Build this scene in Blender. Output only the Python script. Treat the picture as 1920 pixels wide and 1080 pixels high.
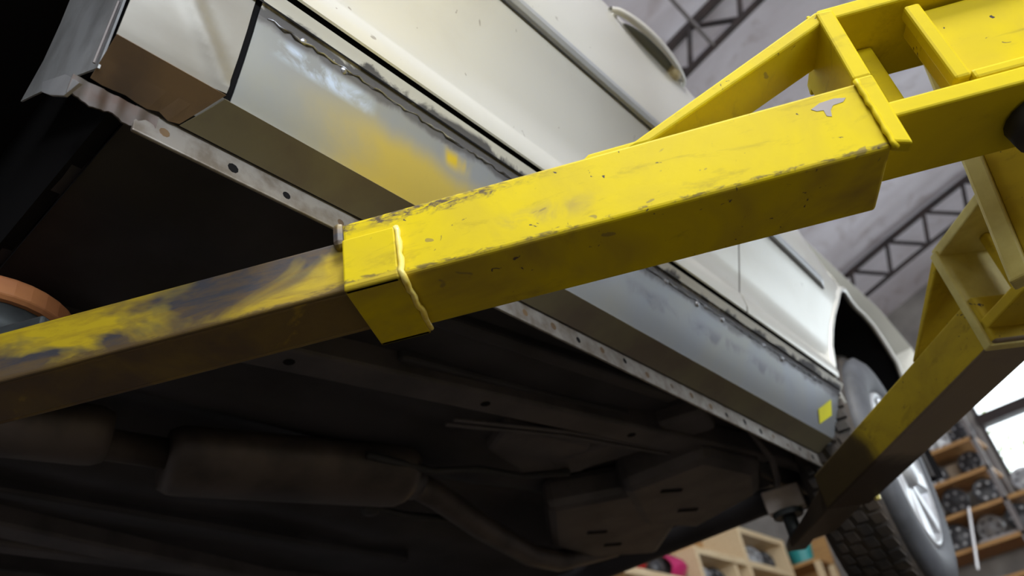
import bpy, math, random
from mathutils import Vector, Matrix
random.seed(7)
for o in list(bpy.data.objects): bpy.data.objects.remove(o)
S = bpy.context.scene
COL = S.collection
CZ = 0.95                      # the camera stands 0.95 m above the floor; all heights below are given from the camera
R = math.radians

# ------------------------------------------------------------------ camera
PITCH, ROLL, YAW, FPX = R(35.3), R(11.1), R(35.8), 1500.0
head = Vector((-math.sin(YAW), math.cos(YAW), 0)); right = Vector((math.cos(YAW), math.sin(YAW), 0))
fwd = head*math.cos(PITCH) + Vector((0, 0, math.sin(PITCH)))
upv = -head*math.sin(PITCH) + Vector((0, 0, math.cos(PITCH)))
e1 = right*math.cos(ROLL) - upv*math.sin(ROLL)
e2 = right*math.sin(ROLL) + upv*math.cos(ROLL)
cam = bpy.data.cameras.new('camera'); camo = bpy.data.objects.new('camera', cam); COL.objects.link(camo)
m = Matrix((e1, e2, -fwd)).transposed().to_4x4(); m.translation = (0, 0, CZ); camo.matrix_world = m
cam.sensor_width = 36; cam.lens = 36*FPX/1920; cam.clip_start = 0.02; cam.clip_end = 200
cam.dof.use_dof = True; cam.dof.focus_distance = 0.85; cam.dof.aperture_fstop = 4.5
S.camera = camo

# ------------------------------------------------------------------ sky, daylight through the openings, exposure
W = bpy.data.worlds.new('sky'); S.world = W; W.use_nodes = True
bg = W.node_tree.nodes['Background']; bg.inputs[0].default_value = (0.86, 0.95, 1.0, 1); bg.inputs[1].default_value = 2.6
def area(name, loc, target, sx, sy, power, col):
    l = bpy.data.lights.new(name, 'AREA'); l.shape = 'RECTANGLE'; l.size = sx; l.size_y = sy; l.energy = power; l.color = col
    o = bpy.data.objects.new(name, l); COL.objects.link(o)
    o.location = (loc[0], loc[1], loc[2]+CZ)
    d = Vector(target) - Vector(loc); o.rotation_euler = d.to_track_quat('-Z', 'Y').to_euler()
    return o
area('daylight_front_windows', (6.4, -5.9, 2.0), (6.4, 0, 2.0), 4.4, 1.7, 110, (1.0, 0.97, 0.92))
area('daylight_side_windows', (9.4, -1.4, 1.7), (0, -1.4, 1.7), 6.8, 1.6, 350, (0.9, 0.95, 1.0))
area('daylight_skylight', (1.25, -.55, 4.20), (1.15, -.45, 0), 1.0, 1.2, 158, (1.0, 0.98, 0.94))
S.view_settings.view_transform = 'Standard'; S.view_settings.look = 'None'
S.view_settings.exposure = 0.62; S.view_settings.gamma = 1.0; S.view_settings.use_curve_mapping = False

# ------------------------------------------------------------------ materials
def newmat(name):
    mt = bpy.data.materials.new(name); mt.use_nodes = True
    return mt, mt.node_tree, mt.node_tree.nodes['Principled BSDF']
def noise(nt, scale, detail=4, rough=.55, vec=None, dist=0.0):
    n = nt.nodes.new('ShaderNodeTexNoise'); n.inputs['Scale'].default_value = scale
    n.inputs['Detail'].default_value = detail; n.inputs['Roughness'].default_value = rough; n.inputs['Distortion'].default_value = dist
    if vec is not None: nt.links.new(vec, n.inputs['Vector'])
    return n.outputs['Fac']
def ramp(nt, fac, a, b, ca=(0, 0, 0, 1), cb=(1, 1, 1, 1)):
    r = nt.nodes.new('ShaderNodeValToRGB'); r.color_ramp.elements[0].position = a; r.color_ramp.elements[1].position = b
    r.color_ramp.elements[0].color = ca; r.color_ramp.elements[1].color = cb
    nt.links.new(fac, r.inputs['Fac']); return r.outputs['Color']
def mix(nt, fac, a, b):
    n = nt.nodes.new('ShaderNodeMix'); n.data_type = 'RGBA'
    if isinstance(fac, float): n.inputs[0].default_value = fac
    else: nt.links.new(fac, n.inputs[0])
    for i, v in ((6, a), (7, b)):
        if isinstance(v, tuple): n.inputs[i].default_value = v if len(v) == 4 else (*v, 1)
        else: nt.links.new(v, n.inputs[i])
    return n.outputs[2]
def math_(nt, op, a, b=0.0, clamp=False):
    n = nt.nodes.new('ShaderNodeMath'); n.operation = op; n.use_clamp = clamp
    for i, v in enumerate((a, b)):
        if isinstance(v, (int, float)): n.inputs[i].default_value = v
        else: nt.links.new(v, n.inputs[i])
    return n.outputs[0]
def objco(nt, scale=(1, 1, 1)):
    t = nt.nodes.new('ShaderNodeTexCoord')
    mp = nt.nodes.new('ShaderNodeMapping'); mp.inputs['Scale'].default_value = scale
    nt.links.new(t.outputs['Object'], mp.inputs['Vector']); return mp.outputs['Vector']
def sep(nt, v):
    s = nt.nodes.new('ShaderNodeSeparateXYZ'); nt.links.new(v, s.inputs[0]); return s.outputs
def bump(nt, b, fac, strength=.3, dist=.002):
    n = nt.nodes.new('ShaderNodeBump'); n.inputs['Strength'].default_value = strength; n.inputs['Distance'].default_value = dist
    nt.links.new(fac, n.inputs['Height']); nt.links.new(n.outputs['Normal'], b.inputs['Normal'])
def band(nt, v, lo, hi, soft):
    a = nt.nodes.new('ShaderNodeMapRange'); a.interpolation_type = 'SMOOTHSTEP'
    a.inputs[1].default_value = lo-soft; a.inputs[2].default_value = lo+soft; nt.links.new(v, a.inputs[0])
    c = nt.nodes.new('ShaderNodeMapRange'); c.interpolation_type = 'SMOOTHSTEP'
    c.inputs[1].default_value = hi-soft; c.inputs[2].default_value = hi+soft; c.inputs[3].default_value = 1; c.inputs[4].default_value = 0
    nt.links.new(v, c.inputs[0])
    return math_(nt, 'MULTIPLY', a.outputs[0], c.outputs[0])

def plain(name, col, rough=.6, metal=0.0, col2=None, scale=8, lo=.4, hi=.65, bumps=0.0, spec=.5, stretch=(1, 1, 1)):
    mt, nt, b = newmat(name)
    b.inputs['Roughness'].default_value = rough; b.inputs['Metallic'].default_value = metal
    b.inputs['Specular IOR Level'].default_value = spec
    if col2 is None: b.inputs['Base Color'].default_value = (*col, 1)
    else:
        f = ramp(nt, noise(nt, scale, 6, vec=objco(nt, stretch)), lo, hi)
        nt.links.new(mix(nt, f, col, col2), b.inputs['Base Color'])
    if bumps: bump(nt, b, noise(nt, scale*3, 6, vec=objco(nt, stretch)), bumps)
    return mt

def yellow_mat(name, base, dirt, amount, chips=True):
    mt, nt, b = newmat(name); co = objco(nt)
    big = ramp(nt, noise(nt, 7, 5, .6, co, 1.0), .5-amount*.25, .85-amount*.2)
    c = mix(nt, math_(nt, 'MULTIPLY', big, .35+amount*.5), base, dirt)
    streak = ramp(nt, noise(nt, 26, 6, .7, objco(nt, (.5, .5, 2.0)), .6), .56, .70)
    c = mix(nt, math_(nt, 'MULTIPLY', streak, .25+.5*amount), c, (dirt[0]*.6, dirt[1]*.6, dirt[2]*.6))
    if chips:
        ch = ramp(nt, noise(nt, 60, 3, .5, co, 1.5), .705, .72)
        c = mix(nt, ch, c, (.055, .045, .05))
    nt.links.new(c, b.inputs['Base Color'])
    b.inputs['Roughness'].default_value = .5; b.inputs['Specular IOR Level'].default_value = .1
    bump(nt, b, noise(nt, 70, 4, .6, co), .12, .0015)
    return mt
M = {}
def near_yellow():
    mt = yellow_mat('yellow_paint', (.60, .475, .005), (.40, .30, .04), .40); nt = mt.node_tree; b = nt.nodes['Principled BSDF']
    c = b.inputs['Base Color'].links[0].from_socket
    x, y, z = sep(nt, objco(nt))
    sa = math_(nt, 'ADD', math_(nt, 'MULTIPLY', x, .866), math_(nt, 'MULTIPLY', y, .5))
    n1 = noise(nt, 75, 5, .65, objco(nt, (1, 1, 2.2)), .5); n2 = noise(nt, 5, 4, .6, objco(nt), .8); n3 = noise(nt, 38, 4, .6, objco(nt), .8)
    top = math_(nt, 'MULTIPLY', band(nt, sa, -.40, -.02, .06), band(nt, math_(nt, 'ADD', z, math_(nt, 'MULTIPLY', math_(nt, 'SUBTRACT', n3, .5), .03)), .070, .2, .004))
    c = mix(nt, math_(nt, 'MULTIPLY', top, ramp(nt, n1, .42, .60)), c, (.10, .075, .05))
    sm = math_(nt, 'MULTIPLY', math_(nt, 'MULTIPLY', band(nt, sa, -.06, .03, .02), band(nt, z, .020, .038, .010)), ramp(nt, n3, .42, .62))
    c = mix(nt, math_(nt, 'MULTIPLY', sm, .5), c, (.30, .23, .09))
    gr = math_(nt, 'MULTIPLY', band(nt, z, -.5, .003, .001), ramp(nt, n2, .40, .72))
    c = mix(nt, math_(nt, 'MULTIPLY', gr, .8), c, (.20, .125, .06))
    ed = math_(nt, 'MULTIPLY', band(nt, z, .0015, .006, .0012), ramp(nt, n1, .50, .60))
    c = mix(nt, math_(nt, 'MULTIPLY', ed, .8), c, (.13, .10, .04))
    ch = ramp(nt, noise(nt, 33, 2, .5, objco(nt, (1, 1, 1.5)), .5), .70, .715)
    c = mix(nt, math_(nt, 'MULTIPLY', ch, .7), c, (.22, .17, .06))
    nt.links.new(c, b.inputs['Base Color']); return mt
M['yellow'] = near_yellow()
M['yellow2'] = yellow_mat('dull_yellow_paint', (.62, .46, .03), (.26, .17, .03), .45)
M['yellow_edge'] = yellow_mat('yellow_paint_plate', (.62, .495, .010), (.42, .31, .03), .25, False)
M['pale_yellow_lit'] = plain('worn_yellow_painted_lit', (.66, .58, .20), .45, 0, (.52, .43, .12), 20)  # worn plates paled further, the light on their edges painted in
M['weldy'] = plain('painted_weld', (.86, .74, .22), .3, 0, (.75, .55, .05), 60)
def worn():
    mt, nt, b = newmat('worn_yellow_grease_shaded'); co = objco(nt)  # worn greasy paint, darkened further to carry the car's shade
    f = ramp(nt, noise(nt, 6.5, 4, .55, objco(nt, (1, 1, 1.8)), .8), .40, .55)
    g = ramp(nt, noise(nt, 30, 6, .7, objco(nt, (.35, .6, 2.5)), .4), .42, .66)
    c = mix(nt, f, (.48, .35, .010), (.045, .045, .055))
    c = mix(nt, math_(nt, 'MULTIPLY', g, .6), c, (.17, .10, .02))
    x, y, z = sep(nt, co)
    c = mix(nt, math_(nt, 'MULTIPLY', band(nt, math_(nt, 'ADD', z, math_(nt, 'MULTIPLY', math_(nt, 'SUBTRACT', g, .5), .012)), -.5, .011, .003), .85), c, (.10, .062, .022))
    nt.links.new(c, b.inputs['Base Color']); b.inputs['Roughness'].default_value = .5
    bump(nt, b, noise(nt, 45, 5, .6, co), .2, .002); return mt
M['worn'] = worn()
def tipdirt_sheen():
    mt = yellow_mat('dull_yellow_grimy_tip_sheen', (.56, .42, .03), (.24, .16, .03), .45); nt = mt.node_tree; b = nt.nodes['Principled BSDF']
    src = b.inputs['Base Color'].links[0].from_socket
    x, y, z = sep(nt, objco(nt))
    al = math_(nt, 'MULTIPLY', math_(nt, 'SUBTRACT', y, x), .7071)
    al = math_(nt, 'ADD', al, math_(nt, 'MULTIPLY', noise(nt, 9, 4, .6, objco(nt), .5), .12))
    src = mix(nt, math_(nt, 'MULTIPLY', band(nt, z, -.5, .003, .001), .85), src, (.20, .17, .18))  # underside greyed: the window's sky reflection painted into the colour
    f = band(nt, al, .12, 9.0, .04)
    nt.links.new(mix(nt, math_(nt, 'MULTIPLY', f, .93), src, (.045, .032, .024)), b.inputs['Base Color'])
    return mt
M['yellow_tip'] = tipdirt_sheen()
M['steel_dirty'] = plain('greasy_brown_steel', (.07, .048, .028), .5, .2, (.06, .045, .03), 14)
def paint():
    mt, nt, b = newmat('silver_beige_car_paint'); co = objco(nt)
    d = ramp(nt, noise(nt, 5, 5, .6, co, .5), .52, .8)
    c = mix(nt, math_(nt, 'MULTIPLY', d, .25), (.72, .72, .68), (.50, .46, .39))
    sp = ramp(nt, noise(nt, 55, 2, .5, co, .8), .735, .76)
    c = mix(nt, math_(nt, 'MULTIPLY', sp, .6), c, (.2, .17, .14))
    nt.links.new(c, b.inputs['Base Color']); b.inputs['Metallic'].default_value = .35; b.inputs['Roughness'].default_value = .38
    b.inputs['Coat Weight'].default_value = .6; b.inputs['Coat Roughness'].default_value = .18
    return mt
M['paint'] = paint()
CARLOC = (-1.25, 1.2, -CZ)        # car root, on the floor line below the car
def sill_mat():
    mt, nt, b = newmat('bare_primed_sill'); co = objco(nt)
    x, y, z = sep(nt, co)
    Y = math_(nt, 'ADD', y, CARLOC[1]); Z = math_(nt, 'ADD', z, CARLOC[2])
    n1 = noise(nt, 4.5, 5, .6, co, .8); n2 = noise(nt, 16, 5, .6, co, .6)
    c = mix(nt, ramp(nt, n1, .35, .7), (.31, .32, .305), (.27, .30, .36))
    # yellow overspray
    Yw = math_(nt, 'ADD', Y, math_(nt, 'MULTIPLY', math_(nt, 'SUBTRACT', n1, .5), .25))
    Zw = math_(nt, 'ADD', Z, math_(nt, 'MULTIPLY', math_(nt, 'SUBTRACT', n1, .5), .05))
    f = math_(nt, 'MULTIPLY', band(nt, Yw, .38, .66, .09), band(nt, Zw, .62, .705, .018))
    c = mix(nt, math_(nt, 'MULTIPLY', f, .85), c, (.58, .44, .05))
    f2 = math_(nt, 'MULTIPLY', band(nt, Yw, .555, .595, .018), band(nt, Zw, .716, .734, .008))
    c = mix(nt, f2, c, (.68, .5, .03))
    # scorched metal along the weld
    Zs = math_(nt, 'ADD', Z, math_(nt, 'MULTIPLY', math_(nt, 'SUBTRACT', n2, .5), .035))
    f3 = band(nt, Zs, .737, .80, .005)
    c = mix(nt, math_(nt, 'MULTIPLY', f3, .8), c, (.09, .085, .095))
    # ground and smudged primer farther back
    f4 = math_(nt, 'MULTIPLY', math_(nt, 'MULTIPLY', band(nt, Y, .95, 1.5, .12), band(nt, Zs, .695, .716, .008)), ramp(nt, n2, .42, .62))
    c = mix(nt, math_(nt, 'MULTIPLY', f4, .65), c, (.12, .12, .16))
    f5 = math_(nt, 'MULTIPLY', band(nt, Yw, .30, .40, .02), band(nt, Z, .715, .735, .006))
    c = mix(nt, math_(nt, 'MULTIPLY', f5, ramp(nt, n2, .45, .6)), c, (.55, .66, .85))
    nt.links.new(c, b.inputs['Base Color']); b.inputs['Metallic'].default_value = .35; b.inputs['Roughness'].default_value = .42
    bump(nt, b, n2, .12, .002)
    return mt
M['sill'] = sill_mat()
def strip_mat():
    mt, nt, b = newmat('scorched_sill_top'); co = objco(nt)
    x, y, z = sep(nt, co); Z = math_(nt, 'ADD', z, CARLOC[2])
    n2 = noise(nt, 14, 5, .65, objco(nt, (1, .7, 1)), .9)
    Zs = math_(nt, 'ADD', Z, math_(nt, 'MULTIPLY', math_(nt, 'SUBTRACT', n2, .5), .05))
    f = band(nt, Zs, .60, .7600, .003)
    c = mix(nt, math_(nt, 'MULTIPLY', f, .92), (.66, .66, .62), (.06, .06, .075))
    nt.links.new(c, b.inputs['Base Color']); b.inputs['Metallic'].default_value = .1; b.inputs['Roughness'].default_value = .5
    return mt
M['strip'] = strip_mat()
M['under_sill'] = plain('sill_underside', (.165, .145, .09), .5, .2, (.125, .10, .075), 9)
M['fender'] = plain('scuffed_grey_fender', (.34, .335, .315), .4, .4, (.24, .22, .19), 7, .45, .75, stretch=(1, .5, 1))
M['fender_brown'] = plain('rusty_brown_underside', (.16, .10, .05), .6, .1, (.09, .06, .04), 12)
M['flange'] = plain('bare_metal_flange', (.34, .325, .31), .42, .45, (.21, .185, .16), 40)
M['rust_flange'] = plain('rusty_flange', (.085, .075, .07), .5, .3, (.07, .04, .03), 30)
M['flap'] = plain('grey_plastic_lip', (.46, .48, .50), .35, .2, (.30, .31, .32), 18)
M['weldm'] = plain('shiny_weld_bead', (.45, .47, .52), .25, .7, (.12, .12, .14), 45)
M['under'] = plain('undercoated_steel', (.042, .040, .047), .6, .15, (.024, .023, .027), 6, bumps=.3)
M['under_light'] = plain('dusty_underbody_steel', (.095, .085, .088), .55, .15, (.05, .046, .05), 9, bumps=.25)
M['exhaust'] = plain('brown_exhaust_steel', (.105, .085, .075), .5, .35, (.05, .042, .04), 9, bumps=.2)
M['black'] = plain('black_rubber', (.018, .018, .02), .6, 0, (.03, .028, .028), 20, bumps=.2)
M['tread'] = plain('muddy_tyre_tread', (.030, .027, .026), .75, 0, (.07, .055, .043), 16, bumps=.4)
M['rim'] = plain('pale_alloy', (.62, .64, .67), .35, .5, (.45, .46, .49), 10)
M['rub'] = plain('grey_trim_strip', (.52, .54, .57), .28, .4)
M['dark'] = plain('dark_gap', (.008, .008, .009), .8, spec=.1)
M['glass'] = plain('dark_window_glass', (.03, .035, .04), .08)
M['orange'] = plain('orange_rubber', (.55, .23, .09), .6, 0, (.42, .16, .07), 12)
M['pad'] = plain('dark_pad_steel', (.06, .07, .075), .5, .3, (.03, .035, .04), 15)
M['handle_grey'] = plain('grey_handle_cup', (.20, .21, .20), .4)
M['beige'] = plain('handle_recess_beige', (.55, .47, .28), .5)
M['diamond'] = plain('yellow_marker_paint', (.75, .72, .02), .45)
M['truss'] = plain('dark_truss_steel', (.022, .018, .02), .7, .0, (.045, .03, .028), 6)
M['rod'] = plain('grey_rod_steel', (.22, .20, .20), .5, .3)
M['pine'] = plain('pale_pine_board', (.72, .58, .37), .6, 0, (.62, .46, .27), 10, stretch=(6, .6, 6))
M['oak'] = plain('orange_wood_board', (.50, .28, .10), .6, 0, (.40, .21, .08), 10, stretch=(.6, 6, 6))
M['wallb'] = plain('grey_plaster', (.30, .28, .26), .85, 0, (.20, .185, .175), 3, bumps=.3)
M['walld'] = plain('dark_block_wall', (.16, .15, .15), .9, 0, (.10, .095, .10), 3, bumps=.3)
M['floor'] = plain('oily_concrete', (.10, .08, .058), .8, 0, (.06, .049, .038), 1.2, bumps=.3)
M['hub_grey'] = plain('silver_hubcap', (.42, .43, .45), .35, .5, (.3, .3, .31), 9)
M['hub_dark'] = plain('black_hubcap', (.04, .04, .045), .4, .2)
M['card'] = plain('brown_cardboard', (.34, .27, .20), .8, 0, (.28, .21, .15), 8)
M['red'] = plain('red_lens', (.5, .02, .03), .2)
M['magenta'] = plain('magenta_lens', (.50, .03, .14), .15)
M['teal'] = plain('teal_plastic', (.03, .28, .28), .4)
M['silver'] = plain('bright_pipe', (.6, .6, .62), .3, .6)
M['leaf'] = plain('pale_leaves', (.50, .60, .28), .6, 0, (.38, .5, .2), 8)
M['white_block'] = plain('whitish_block', (.62, .56, .52), .6, 0, (.45, .39, .36), 14)
M['blue_grey'] = plain('blue_grey_sleeve', (.22, .25, .34), .45, .2)
def roof_mat():
    mt, nt, b = newmat('stained_roof_sheet')
    c = mix(nt, ramp(nt, noise(nt, 1.6, 6, .6, objco(nt, (.6, 1, 1)), .6), .32, .68), (.66, .61, .65), (.88, .85, .92))
    c = mix(nt, math_(nt, 'MULTIPLY', ramp(nt, noise(nt, 3.2, 5, .65, objco(nt), 1.0), .55, .78), .6), c, (.34, .25, .22))
    nt.links.new(c, b.inputs['Base Color']); b.inputs['Roughness'].default_value = .6; b.inputs['Metallic'].default_value = .1
    w = nt.nodes.new('ShaderNodeTexWave'); w.bands_direction = 'Y'; w.inputs['Scale'].default_value = 2.2
    nt.links.new(objco(nt), w.inputs['Vector']); bump(nt, b, w.outputs['Fac'], .10, .01)
    return mt
M['roof'] = roof_mat()

# ------------------------------------------------------------------ mesh helpers
class MB:
    def __init__(s): s.v = []; s.f = []
    def add(s, vs, fs):
        k = len(s.v); s.v += [Vector(q) for q in vs]; s.f += [tuple(i+k for i in f) for f in fs]; return s
    def box(s, lo, hi):
        (a, b, c), (d, e, f) = lo, hi
        return s.hexa([(a, b, c), (d, b, c), (d, e, c), (a, e, c)], [(a, b, f), (d, b, f), (d, e, f), (a, e, f)])
    def hexa(s, A, B):
        n = len(A); k = list(range(n))
        return s.add(list(A)+list(B), [tuple(reversed(k)), tuple(i+n for i in k)] + [(i, (i+1) % n, (i+1) % n+n, i+n) for i in k])
    def obox(s, o, ax, ay, az, x, y, z):       # ranges along three axes from an origin
        o = Vector(o); P = lambda i, j, k: o+ax*x[i]+ay*y[j]+az*z[k]
        return s.hexa([P(0, 0, 0), P(1, 0, 0), P(1, 1, 0), P(0, 1, 0)], [P(0, 0, 1), P(1, 0, 1), P(1, 1, 1), P(0, 1, 1)])
    def tube(s, pts, r, n=10, cap=True):
        pts = [Vector(p) for p in pts]; rs = r if isinstance(r, (list, tuple)) else [r]*len(pts)
        rings = []; prev = None
        for i, p in enumerate(pts):
            t = (pts[min(i+1, len(pts)-1)]-pts[max(i-1, 0)]).normalized()
            ref = prev if prev is not None else (Vector((0, 0, 1)) if abs(t.z) < .9 else Vector((1, 0, 0)))
            u = (ref - t*ref.dot(t)).normalized(); w = t.cross(u); prev = u
            rings.append([p+(u*math.cos(2*math.pi*j/n)+w*math.sin(2*math.pi*j/n))*rs[i] for j in range(n)])
        vs = [v for g in rings for v in g]; fs = []
        for i in range(len(rings)-1):
            for j in range(n): fs.append((i*n+j, i*n+(j+1) % n, (i+1)*n+(j+1) % n, (i+1)*n+j))
        if cap: fs += [tuple(reversed(range(n))), tuple((len(rings)-1)*n+j for j in range(n))]
        return s.add(vs, fs)
    def grid(s, rows):
        n = len(rows[0]); vs = [v for g in rows for v in g]
        return s.add(vs, [(i*n+j, i*n+j+1, (i+1)*n+j+1, (i+1)*n+j) for i in range(len(rows)-1) for j in range(n-1)])
    def lathe(s, o, ax, prof, n=32, closed=False):  # prof: (radius, offset along axis)
        o = Vector(o); ax = Vector(ax).normalized()
        u = ax.cross(Vector((0, 0, 1))) if abs(ax.z) < .9 else ax.cross(Vector((1, 0, 0))); u.normalize(); w = ax.cross(u)
        k = len(prof); vs = []; fs = []
        for j in range(n):
            a = 2*math.pi*j/n; d = u*math.cos(a)+w*math.sin(a)
            vs += [o+d*r_+ax*t for r_, t in prof]
        for j in range(n):
            for i in range(k if closed else k-1):
                i2 = (i+1) % k; j2 = (j+1) % n
                fs.append((j*k+i, j2*k+i, j2*k+i2, j*k+i2))
        return s.add(vs, fs)
ROOT = {}
def tag(o, label=None, cat=None, group=None, kind=None):
    for k, v in (('label', label), ('category', cat), ('group', group), ('kind', kind)):
        if v: o[k] = v
    return o
def thing(name, label, cat, loc, group=None):
    o = bpy.data.objects.new(name, None); COL.objects.link(o); o.empty_display_size = .05
    o.location = (loc[0], loc[1], loc[2]+CZ); ROOT[o.name] = Vector(loc)
    return tag(o, label, cat, group)
def obj(name, mb, mat, parent=None, origin=None, bevel=0, smooth=False, solid=0, subd=0, label=None, segs=2):
    if parent is not None: org = ROOT[parent.name]
    else: org = Vector(origin) if origin is not None else Vector((0, 0, 0))
    me = bpy.data.meshes.new(name); me.from_pydata([v-org for v in mb.v], [], mb.f); me.validate()
    import bmesh
    b = bmesh.new(); b.from_mesh(me); bmesh.ops.recalc_face_normals(b, faces=b.faces); b.to_mesh(me); b.free()
    me.materials.append(M[mat] if isinstance(mat, str) else mat)
    if smooth:
        for p in me.polygons: p.use_smooth = True
    o = bpy.data.objects.new(name, me); COL.objects.link(o); ROOT[o.name] = org
    if parent is not None: o.parent = parent
    else: o.location = (org.x, org.y, org.z+CZ)
    if solid: md = o.modifiers.new('thick', 'SOLIDIFY'); md.thickness = solid; md.offset = -1 if solid > 0 else 1; md.thickness = abs(solid)
    if solid and smooth: md = o.modifiers.new('split', 'EDGE_SPLIT'); md.split_angle = R(38)
    if bevel: md = o.modifiers.new('bevel', 'BEVEL'); md.width = bevel; md.segments = segs; md.limit_method = 'ANGLE'; md.angle_limit = R(40)
    if subd: md = o.modifiers.new('sub', 'SUBSURF'); md.levels = md.render_levels = subd
    if label: o['label'] = label
    return o
Z = Vector((0, 0, 1)); X = Vector((1, 0, 0)); Yv = Vector((0, 1, 0))
def lerp(a, b, t): return a+(b-a)*t

# ================================================================== THE WORKSHOP
XL, XR, YF, YB = -3.5, 9.5, -6.0, 8.0
FL = -CZ
def roofz(x): return 4.42 - .0325*(x-3)**2
tag(obj('floor', MB().box((XL-.3, YF-.3, FL-.12), (XR+.3, YB+.3, FL)), 'floor'), kind='structure')
# back wall with a tall window beside the racks
WX0, WX1, WZ0, WZ1 = -.97, 6.4, 1.62, 3.10
wb = MB()
for (x0, x1, z0, z1) in ((XL-.3, WX0, FL, 3.95), (WX1, XR+.3, FL, 3.95), (WX0, WX1, FL, WZ0), (WX0, WX1, WZ1, 3.95)):
    wb.box((x0, YB, z0), (x1, YB+.2, z1))
wb.box((-2.2, YB, 3.95), (8.2, YB+.2, 4.30))
tag(obj('wall_back', wb, 'wallb'), kind='structure')
tag(obj('wall_left', MB().box((XL-.2, YF, FL), (XL, YB, roofz(XL)+.05)), 'walld'), kind='structure')
wr = MB(); 
for (y0, y1, z0, z1) in ((YF, -4.9, FL, 3.1), (2.1, YB, FL, 3.1), (-4.9, 2.1, FL, .85), (-4.9, 2.1, 2.55, 3.1)):
    wr.box((XR, y0, z0), (XR+.2, y1, z1))
tag(obj('wall_right', wr, 'walld'), kind='structure')
wf = MB()
for (x0, x1, z0, z1) in ((XL-.3, 4.15, FL, 3.95), (8.65, XR+.3, FL, 3.95), (4.15, 8.65, 2.9, 3.95), (4.15, 8.65, FL, 1.1)):
    wf.box((x0, YF-.2, z0), (x1, YF, z1))
tag(obj('wall_front', wf, 'walld'), kind='structure')
# arched roof: skin and the lapped sheets below it
cm = MB(); NX = 26
xs = [lerp(XL-.3, XR+.3, i/NX) for i in range(NX+1)]
cm.grid([[(x, y, roofz(x)+.05) for x in xs] for y in (YF-.3, YB+.3)])
ceil = tag(obj('ceiling', cm, 'roof', solid=-.03), kind='structure')
ns = 13; dy = (YB-YF)/ns
for i in range(ns):
    y0 = YF+i*dy; dz = .014*(i % 2)
    obj('roof_sheet', MB().grid([[(x, y, roofz(x)+.03-dz) for x in xs] for y in (y0-.03, y0+dy+.03)]), 'roof', ceil, smooth=True, solid=-.006)
# window frame, panes, mullion
wn = tag(obj('window_1', MB().box((WX0-.02, YB+.02, WZ0-.05), (WX1, YB+.10, WZ0+.02)).box((WX0-.02, YB+.02, WZ1-.03), (WX1, YB+.10, WZ1+.03))
     .box((WX0-.02, YB+.02, WZ0), (WX0+.03, YB+.10, WZ1)).box((WX1-.04, YB+.02, WZ0), (WX1, YB+.10, WZ1)), 'truss'), kind='structure')
gl, nt, b = newmat('window_glass'); b.inputs['Transmission Weight'].default_value = 1; b.inputs['Roughness'].default_value = 0; b.inputs['IOR'].default_value = 1.02
obj('transom_bar', MB().box((WX0, YB-.02, 2.50), (WX1, YB+.12, 2.60)), 'truss', wn)
for xm in (.25, 1.45, 2.65, 3.85, 5.05): obj('mullion', MB().box((xm-.025, YB+.03, WZ0), (xm+.025, YB+.09, WZ1)), 'truss', wn)
for (xa, xb) in ((WX0+.03, .225), (.275, 1.425), (1.475, 2.625), (2.675, 3.825), (3.875, 5.025), (5.075, WX1-.04)):
    for (za, zb) in ((WZ0+.02, 2.5), (2.6, WZ1-.03)):
        obj('pane', MB().box((xa, YB+.05, za), (xb, YB+.056, zb)), gl, wn)
# skylight frame and pane under the roof sheets
sk = MB(); zk = 4.235
for (xa, xb, ya, yb) in ((.70, 1.80, -1.20, -1.15), (.70, 1.80, .05, .10), (.70, .75, -1.2, .1), (1.75, 1.80, -1.2, .1)): sk.box((xa, ya, zk-.04), (xb, yb, zk+.04))
w2 = tag(obj('window_2', sk, 'truss'), kind='structure')
skm, nt, b = newmat('bright_skylight_sheet'); b.inputs['Base Color'].default_value = (.9, .9, .88, 1); b.inputs['Emission Color'].default_value = (1, .98, .94, 1); b.inputs['Emission Strength'].default_value = 4
obj('pane', MB().box((.75, -1.15, zk), (1.75, .05, zk+.01)), skm, w2)
# twigs of a tree outside the window
tr = thing('tree', 'leafy tree branches outside the bright back window', 'tree', (-.2, 9.6, FL))
obj('trunk', MB().tube([(-.2, 9.6, FL), (-.25, 9.6, 1.0), (-.5, 9.5, 2.2)], [.07, .05, .02], 8), 'truss', tr)
lf = MB()
for i in range(110):
    c = Vector((random.gauss(-.95, .13) if i % 2 else random.uniform(-1.1, .8), random.uniform(9.1, 9.6), random.uniform(1.9, 3.1) if i % 2 else random.gauss(2.60, .07)))
    u = Vector((random.uniform(-1, 1), random.uniform(-1, 1), random.uniform(-1, 1))).normalized(); w = u.cross(Vector((.3, 1, .2))).normalized()
    lf.add([c-u*.05, c+w*.02, c+u*.05, c-w*.02], [(0, 1, 2, 3)])
tag(obj('foliage', lf, 'leaf', tr), kind='stuff')

# roof trusses
def truss(yt, label):
    t = thing('roof_truss', label, 'truss', (-1, yt, roofz(-1)-.35), 'trusses under the arched roof')
    x0, x1, n = -3.4, 9.4, 34
    st = (x1-x0)/n
    top = lambda x: Vector((x, yt, roofz(x)-.03)); bot = lambda x: Vector((x, yt, roofz(x)-.315))
    nx = [x0+i*st for i in range(n+1)]
    obj('top_chord', MB().tube([top(x) for x in nx], .032, 6), 'truss', t)
    obj('bottom_chord', MB().tube([bot(x) for x in nx], .022, 6), 'truss', t)
    for i in range(n):
        obj('web_bar', MB().tube([top(nx[i]), bot(nx[i]+st*.75)], .018, 6), 'truss', t)
        obj('web_bar', MB().tube([bot(nx[i]+st*.75), top(nx[i+1])], .018, 6), 'truss', t)
    return t
truss(3.4, 'dark steel lattice truss overhead, beside the door handle of the car')
truss(6.8, 'dark steel lattice truss farther back, seen between the two yellow lift arms')
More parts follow.
